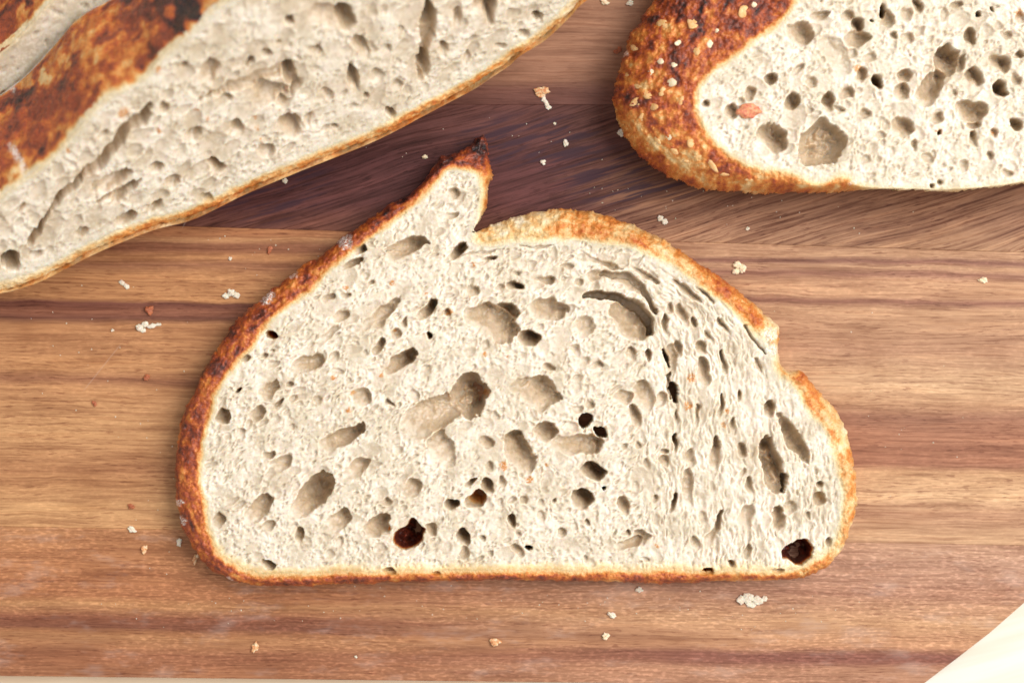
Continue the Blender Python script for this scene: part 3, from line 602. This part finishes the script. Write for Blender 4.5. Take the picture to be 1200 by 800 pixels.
H3 = [(192,127,7,7,0,8),(129,216,26,9,30,9),(146,228,26,5,38,16),(12,306,13,13,0,40,.1),(42,273,12,5,50,30,.1),(50,262,8,3,60,24),(144,258,16,7,20,9),
(252,195,10,10,0,11),(244,88,18,10,60,6),(339,90,8,13,0,16),(310,112,30,14,10,8),(339,150,14,14,0,10),(340,24,6,6,0,22),(324,50,4,2,0,8),(403,20,13,18,0,20),(378,20,28,14,0,6),(503,27,8,20,-8,24),(496,80,8,15,-4,16),
(568,8,13,14,0,24),(576,22,5,9,0,18),(592,0,9,5,0,22),(630,19,6,5,0,18),(616,39,7,5,0,8),(412,93,7,17,14,15),(427,114,4,6,0,9),(457,133,9,5,-30,14),(589,55,7,4,0,6),(470,36,5,5,0,6),(382,111,9,8,0,7),(362,141,7,8,0,6),(424,57,10,13,10,6),
(535,24,6,16,-8,5),(292,75,3,6,0,20),(310,63,9,5,30,9),(215,80,10,5,40,5),(120,160,10,4,40,4),(226,160,12,9,20,5),(275,150,12,8,10,5),(200,215,10,7,20,6),(240,232,9,6,0,6),(180,200,10,6,30,6),(310,180,12,8,20,5),(95,275,12,6,30,6),(40,300,8,5,20,6),(75,230,12,5,40,6),
(450,60,8,6,0,5),(440,90,9,7,0,5),(520,60,5,10,0,6),(545,70,6,8,0,5),(390,150,8,5,20,6),(465,100,7,5,0,6),(180,245,12,4,30,8),(330,120,10,6,0,6),(260,120,14,6,20,4),(370,60,10,8,0,5),(20,250,14,4,40,4)]
TONE3 = [(-60,300,.4),(9,222,.22),(99,141,.2),(192,63,.2),(240,20,.08),(300,-25,.1),(560,-120,.4),(740,-60,.4),(688,0,.22),(640,45,.26),(605,66,.34),(590,85,.36),(570,95,.46),(540,112,.46),(500,135,.42),(460,155,.38),(385,188,.40),(288,228,.38),(228,256,.44),(180,270,.40),(78,315,.28),(18,340,.24),(-40,350,.3)]
def flow3(px, py): return np.full(px.shape, R(35)) + 0.7 * vn(px / 70, py / 70, 3), np.full(px.shape, 1.6)

def crust_wall(fr, P, T, root, seed, px_feats, nd=46, step=1.9, clip=None):
    """the baked skin that wraps the slice between its two cut faces, with the loaf's swelling and blisters."""
    Q = np.vstack([P, P[:1]]); L = np.r_[0, np.cumsum(np.hypot(*np.diff(Q, axis=0).T))]
    n = int(L[-1] / step); s_ = np.linspace(0, L[-1], n, endpoint=False)
    x = np.interp(s_, L, Q[:, 0]); y = np.interp(s_, L, Q[:, 1])
    k = 9; ker = np.hanning(k + 2)[1:-1]; ker /= ker.sum()
    xs = np.convolve(np.r_[x[-k:], x, x[:k]], ker, 'same')[k:-k]; ys = np.convolve(np.r_[y[-k:], y, y[:k]], ker, 'same')[k:-k]
    tx = np.roll(xs, -2) - np.roll(xs, 2); ty = np.roll(ys, -2) - np.roll(ys, 2); tl = np.hypot(tx, ty)
    ar = np.sum(xs * np.roll(ys, -1) - np.roll(xs, -1) * ys); sg = 1 if ar > 0 else -1
    ox, oy = sg * ty / tl, -sg * tx / tl
    dd = np.linspace(0, T, nd)
    SS, DD = np.meshgrid(s_, dd); i_ = np.arange(n)
    OX, OY = np.broadcast_to(ox, SS.shape), np.broadcast_to(oy, SS.shape)
    inn = np.where(DD < T, sstep(0, 8, DD), 1) * sstep(T, T - 6, DD) + 0.0
    disp = 5.0 * np.sin(np.pi * DD / T) + inn * (3.4 * fbm(SS / 22, DD / 22, seed, 3) + 1.8 * fbm(SS / 6, DD / 6, seed + 2, 2)) - 1.6 * (1 - inn)
    U = x[None] + OX * disp; V = y[None] + OY * disp
    P3 = fr.pt(U, V, -DD)
    kz = D / (D - P3[..., 2]); PX = 600 + P3[..., 0] * kz; PY = 400 - P3[..., 1] * kz
    n1 = fbm(SS / 34, DD / 26, seed + 1, 3); n2 = fbm(SS / 9, DD / 9, seed + 3, 3)
    toast = 0.67 + 0.42 * n1 + 0.30 * n2; toast = toast * np.where(oy > -0.3, 1.0, 0.40)[None]
    topf = sstep(-0.6, 0.3, oy)[None]; toast *= 1 - topf * (1 - (0.12 + 0.88 * sstep(1, 12, DD + 5 * fbm(SS / 14, DD / 40, seed, 2)))) ; toast *= 0.45 + 0.55 * sstep(T, T - 10, DD)
    for (fx, fy, r, v) in px_feats:
        d_ = np.hypot(PX - fx, PY - fy) + 11 * fbm(SS / 11, DD / 11, 4, 3)
        m_ = sstep(r, r * 0.45, d_); toast = toast * (1 - m_) + m_ * v
    fl = np.zeros_like(SS)
    for (x0, y0, x1, y1, r) in ((14,172,31,204,3.5),(4,99,14,104,4)):
        ex, ey = x1 - x0, y1 - y0; t = np.clip(((PX - x0) * ex + (PY - y0) * ey) / (ex * ex + ey * ey), 0, 1)
        d_ = np.hypot(PX - x0 - ex * t, PY - y0 - ey * t) + 3 * vn(PX / 5, PY / 5, 2); fl = np.maximum(fl, sstep(r + 2, r * 0.5, d_))
    P3[..., 2] = np.maximum(P3[..., 2], 0.4)
    idx = np.arange(n * nd).reshape(nd, n)
    a = idx[:-1]; b = idx[1:]
    q = np.stack([a, b, np.roll(b, -1, 1), np.roll(a, -1, 1)], -1).reshape(-1, 4)
    if clip is not None:
        ok = ((PX > clip[0]) & (PY > clip[1])).ravel(); q = q[ok[q].all(1)]
    v, qq, at = compress(P3.reshape(-1, 3) * S, q, dict(toast=np.clip(toast, 0, 1).ravel(), fleck=np.zeros(n * nd), flour=fl.ravel()))
    return raw_mesh('crust_skin', v, qq, M_CRUST, root, smooth=True, attrs=at)
def back_face(fr, P, T, root):
    pts = fr.pt(P[:, 0], P[:, 1], np.full(len(P), -T + 0.5)); pts[:, 2] = np.maximum(pts[:, 2], 0.4)
    c = pts.mean(0); v = np.vstack([pts, c[None]]) * S; n = len(P); i = np.arange(n)
    tri = np.stack([i, (i + 1) % n, np.full(n, n)], 1)
    return raw_mesh('back_crumb', v, tri, M_CRUMB, root, attrs=dict(toast=np.zeros(n + 1), fleck=np.zeros(n + 1), flour=np.zeros(n + 1)))

zb3 = T3 * math.cos(th) + 3
fr3 = lean_frame(0, zb3)
lean_root = empty('bread_slice', (wpt(300, 200)[0], wpt(300, 200)[1], 0), 'thick slice tilted back at the upper left, its rough torn cut face in full view', 'bread slice', 'slices leaning at the upper left')
_, Po3, _ = bread_face(fr3, OUT3, IN3, H3, 1.15, [(500, 7, 18, 0.6), (13000, 1.6, 4.0, 0.7), (1800, 2.6, 8.0, 0.75)], flow3, TONE3, 400, lean_root, flank='rim', rim=4, rough_amp=1.3,
           cracks=[([(176,124,2.5),(168,138,5),(152,152,7.5),(136,172,8),(122,188,6),(100,206,6),(78,226,4),(60,246,3),(48,264,3),(38,284,4)], 24), ([(158,215,2),(148,224,3.5),(132,232,3.5),(112,240,2)], 16), ([(150,205,2),(134,212,6),(112,222,5)], 9),
                   ([(232,118,2),(262,108,5),(296,97,7),(325,84,6),(338,78,4)], 12), ([(340,84,4),(346,98,5),(342,112,2)], 15), ([(505,8,5),(503,30,7),(497,55,6),(493,92,4)], 16)],
           flecks=[(145,133,9),(186,154,4),(231,130,3),(242,139,3),(185,82,5),(300,140,3),(80,178,4),(345,140,4),(347,139,3),(302,152,3),(306,164,2)], crust_noise=2.6, blot=0.1, soft=5, clip=(-110, -110, 900, 400))
feats3 = [(55,125,26,.74),(85,118,14,.70),(212,4,30,1.02),(208,26,17,.96),(229,18,13,1.05),(188,6,18,.90),(196,44,9,.78),(200,14,5,.60),(170,12,13,.85),(150,25,12,.74),(265,8,16,.10),(255,20,9,.14),(40,160,12,.68),(140,60,14,.56),(100,50,12,.44),(30,95,12,.38),(75,75,9,.36),(120,90,8,.40),(50,90,8,.25),(8,100,6,.12),(115,20,14,.55)]
crust_wall(fr3, Po3, T3, lean_root, 1, feats3, clip=(-130, -130)); back_face(fr3, Po3, T3, lean_root)

fr4 = lean_frame(T3 / math.sin(th) + 20, zb3)
root4 = empty('bread_slice', (wpt(40, 0)[0], wpt(40, 0)[1], 0), 'hindmost tilted slice, only its crust and pale edge showing in the top left corner', 'bread slice', 'slices leaning at the upper left')
# the same outline one slice further back, cut a little lower
P4 = Po3 + np.array([6.0, -(T3 / math.tan(th) - 26)])
def px_of(fr, P):
    a, b = fr.px(P[:, 0], P[:, 1]); return [(float(i), float(j)) for i, j in zip(a[::8], b[::8])]
OUT4 = px_of(fr4, P4)
IN4 = inset(OUT4, lambda x, y: 4.0)
_, Po4, _ = bread_face(fr4, OUT4, IN4, [], 2.4, [(1500, 2.2, 5.0, 1.1)], flow3, [(0, 60, .22), (80, 0, .22)], 400, root4, flank='rim', rim=4, rough_amp=1.6, crust_noise=1.5, clip=(-170, -120, 330, 330))
crust_wall(fr4, Po4, T3, root4, 3, [(8, 30, 16, .72), (2, 55, 14, .66), (30, 15, 12, .40), (45, 5, 8, .45)], clip=(-190, -190)); back_face(fr4, Po4, T3, root4)

# ---------------------------------------------------------------- loose crumbs and flakes
def on_board(name, x, y, r, mat, rot, label, cat, seed, sub=3, amp=0.3):
    X_, Y_, _ = wpt(x, y); return lump(name, r, mat, None, (X_, Y_, r[2] * 0.75 * S), rot, seed, amp, sub, label=label, cat=cat)
def cluster(name, parts, mat, label, cat, seed):
    """one crumb made of a few fused lobes."""
    bm = bmesh.new(); rd = random.Random(seed)
    cx = sum(p[0] for p in parts) / len(parts); cy = sum(p[1] for p in parts) / len(parts); X0, Y0, _ = wpt(cx, cy)
    for (x, y, a, b, rot) in parts:
        t = bmesh.new(); bmesh.ops.create_icosphere(t, subdivisions=3, radius=1.0); ph = [rd.uniform(0, 6.3) for _ in range(6)]
        a *= .85; b *= .85; hz = min(a, b) * 0.5; c_, s_ = math.cos(R(rot)), math.sin(R(rot)); X_, Y_, _ = wpt(x, y)
        for v in t.verts:
            c = v.co; k = 1 + 0.2 * math.sin(4 * c.x + ph[0]) * math.sin(4 * c.y + ph[1]) + 0.13 * math.sin(9 * c.x + ph[2]) * math.sin(10 * c.y + ph[3]) + rd.uniform(-.05, .05)
            px_, py_ = c.x * a * k, c.y * b * k
            v.co = Vector(((px_ * c_ - py_ * s_) * S + X_ - X0, (px_ * s_ + py_ * c_) * S + Y_ - Y0, (c.z * hz * k + hz * 0.8) * S))
        m_ = bpy.data.meshes.new('t'); t.to_mesh(m_); t.free(); bm.from_mesh(m_); bpy.data.meshes.remove(m_)
    me = bpy.data.meshes.new(name); bm.to_mesh(me); bm.free(); me.materials.append(mat)
    o = bpy.data.objects.new(name, me); COL.objects.link(o); o.location = (X0, Y0, 0); tag(o, label, cat, 'loose crumbs on the board'); return o
cluster('bread_crumb', [(868,702,6,6,0),(877,700,8,7,10),(888,703,8,6,-10),(880,708,7,4,0),(896,701,4,4,20)], M_LCRUMB, 'largest loose white crumb, lying on the board just below the middle slice', 'crumb', 1)
cluster('bread_crumb', [(164,384,5,5,0),(170,380,5,4,40),(178,382,7,3,12),(186,380,4,2,0),(168,387,4,3,0)], M_LCRUMB, 'ragged white crumb with a thin arm, left of the slice over the dark streak', 'crumb', 2)
cluster('bread_crumb', [(265,347,5,4,10),(271,343,5,5,0),(277,346,5,4,-10)], M_LCRUMB, 'knobbly white crumb just left of the slice shoulder', 'crumb', 3)
cluster('bread_crumb', [(143,331,4,3,-40),(148,335,5,3,-40)], M_LCRUMB, 'small slanting white crumb below the tilted thick slice', 'crumb', 4)
cluster('bread_crumb', [(774,256,4,4,0),(779,260,4,4,-30)], M_LCRUMB, 'small white crumb between the slice dome and the end piece', 'crumb', 5)
cluster('crust_flake', [(631,107,6,5,10),(638,106,7,5,-10),(634,112,6,3,0)], M_LFLAKE, 'reddish brown crust flake on the board near the top centre', 'crust flake', 6)
cluster('bread_crumb', [(637,116,3,4,0),(640,121,3,5,25),(643,126,4,3,0)], M_LCRUMB, 'cream coloured crumb strand hanging below the red crust flake at top', 'crumb', 7)
cluster('bread_crumb', [(864,310,6,5,0),(870,315,5,6,0),(862,318,5,4,0)], M_BLIST, 'flat yellowish flake on the board to the right of the dome', 'crumb', 8)
cluster('crust_flake', [(722,61,4,3,0),(726,58,3,4,0)], M_LRED, 'dark red crust bit beside the left side of the end piece', 'crust flake', 9)
small = [('bread_crumb',663,168,3,4,M_LCRUMB,'tiny white crumb on the dark plank, right of the burnt ear'),('bread_crumb',636,190,3.4,3,M_LCRUMB,'tiny round white crumb on the dark plank, lower of two'),
 ('bread_crumb',650,145,1.6,1.6,M_LCRUMB,'pinhead white crumb on the dark plank under the flake'),('bread_crumb',717,720,5,3,M_LCRUMB,'small pale crumb under the middle slice, right of centre'),
 ('bread_crumb',710,745,4,4,M_BLIST,'dull beige crumb near the bottom edge right of centre'),('crust_flake',580,752,6,4.5,M_LFLAKE,'curled orange crust bit near the bottom centre of the board'),
 ('bread_crumb',155,620,5,3,M_LCRUMB,'little white crumb on the board seam left of the slice'),('bread_crumb',210,635,3,5,M_LCRUMB,'white crumb touching the lower left crust of the slice'),
 ('crust_flake',169,643,3.5,5,M_LFLAKE,'orange crust speck just under the seam left of the slice'),('crust_flake',154,593,4,3,M_LRED,'red brown crust speck above the seam left of the slice'),
 ('crust_flake',175,363,5,5,M_LRED,'dark red crust bit on the dark streak above the ragged crumb'),('crust_flake',316,293,2.5,5,M_LRED,'thin upright red crust bit between two slices'),
 ('crust_flake',172,442,3.5,3.5,M_LRED,'red brown crust speck on the board midway down the left'),('crust_flake',111,473,2.4,3.6,M_LRED,'slanted brown crust speck at far left of the board'),
 ('crust_flake',299,758,3.6,6,M_LFLAKE,'upright orange brown crust bit near the bottom left'),('bread_crumb',1152,328,5,3.4,M_BLIST,'small yellow crumb on the board near the right side'),
 ('bread_crumb',417,769,1.6,1.6,M_LCRUMB,'pinhead crumb near the bottom edge left of centre'),('bread_crumb',498,184,3,2.4,M_BLIST,'small tan crumb on the dark plank left of the burnt ear'),
 ('bread_crumb',334,212,3,3,M_LCRUMB,'white crumb under the lower crust of the tilted thick slice'),('bread_crumb',749,690,4,3.2,M_LCRUMB,'white crumb stuck by the bottom crust of the slice'),
 ('bread_crumb',728,156,4,4.5,M_LCRUMB,'pale crumb at the lower left foot of the end piece'),('bread_crumb',876,268,2.2,2.2,M_LCRUMB,'pinhead white crumb below the end piece'),
 ('bread_crumb',270,303,2,2,M_LCRUMB,'pinhead crumb on the light grain between the slices'),('crust_flake',270,348.5+50,2.2,1.6,M_LRED,'tiny brown speck by the left crust of the slice'),
 ('bread_crumb',132,387,1.7,1.7,M_LCRUMB,'pinhead white crumb left of the ragged crumb'),('crust_flake',229,654,3,7,M_LFLAKE,'orange crust sliver at the lower left corner of the slice'),
 ('bread_crumb',709,3,5,3,M_BLIST,'pale crumb at the top edge between the loaves'),('bread_crumb',738,4,4,3,M_LCRUMB,'white crumb at the top edge nearest the end piece')]
for i, (nm, x, y, a, b, mt, lb) in enumerate(small):
    o = on_board(nm, x, y, (a, b, min(a, b) * 0.6), mt, random.uniform(-25, 25), lb, 'crumb' if nm == 'bread_crumb' else 'crust flake', 40 + i); o['group'] = 'loose crumbs on the board'
# the red crust bit resting in the end piece's crumb
L, N_, _, _ = hit(bv2, 877, 136)
lump('crust_flake', (13, 8, 5), M_LRED if False else loose_mat('rosy_crust', (0.74, 0.36, 0.17), (0.56, 0.13, 0.08)), None, (wpt(877, 130, z2)[0], wpt(877, 130, z2)[1], (z2 + 1) * S), 5, 77, 0.2, 3,
     label='rosy red crust bit resting on the white crumb of the end piece', cat='crust flake')

# fine dust of crumbs that nobody could count
bm = bmesh.new(); rd = random.Random(5)
spots = [(300, 300, 60, 30, 16), (120, 400, 110, 80, 16), (600, 160, 120, 50, 14), (560, 710, 330, 22, 46), (250, 700, 90, 60, 14), (900, 715, 80, 20, 14), (1060, 500, 90, 180, 16), (740, 235, 60, 25, 14), (180, 560, 40, 110, 16), (880, 250, 140, 20, 14)]
for (cx, cy, sx, sy, n) in spots:
    for _ in range(n):
        x = cx + rd.gauss(0, sx * 0.6); y = cy + rd.gauss(0, sy * 0.6); X_, Y_, _z = wpt(x, y); r = rd.uniform(0.35, 0.95) * S
        vs = [bm.verts.new((X_ + r * rd.uniform(.6, 1.4) * math.cos(q), Y_ + r * rd.uniform(.6, 1.4) * math.sin(q), 0.05 * S)) for q in (0, 1.3, 2.5, 3.8, 5.1)]
        t_ = bm.verts.new((X_, Y_, r * 1.1))
        for i in range(5): bm.faces.new((vs[i], vs[(i + 1) % 5], t_))
me = bpy.data.meshes.new('crumb_dust'); bm.to_mesh(me); bm.free(); me.materials.append(M_LCRUMB)
o = bpy.data.objects.new('crumb_dust', me); COL.objects.link(o); tag(o, 'fine pale dust of crumbs strewn over the board around the slice', 'crumb dust', kind='stuff')
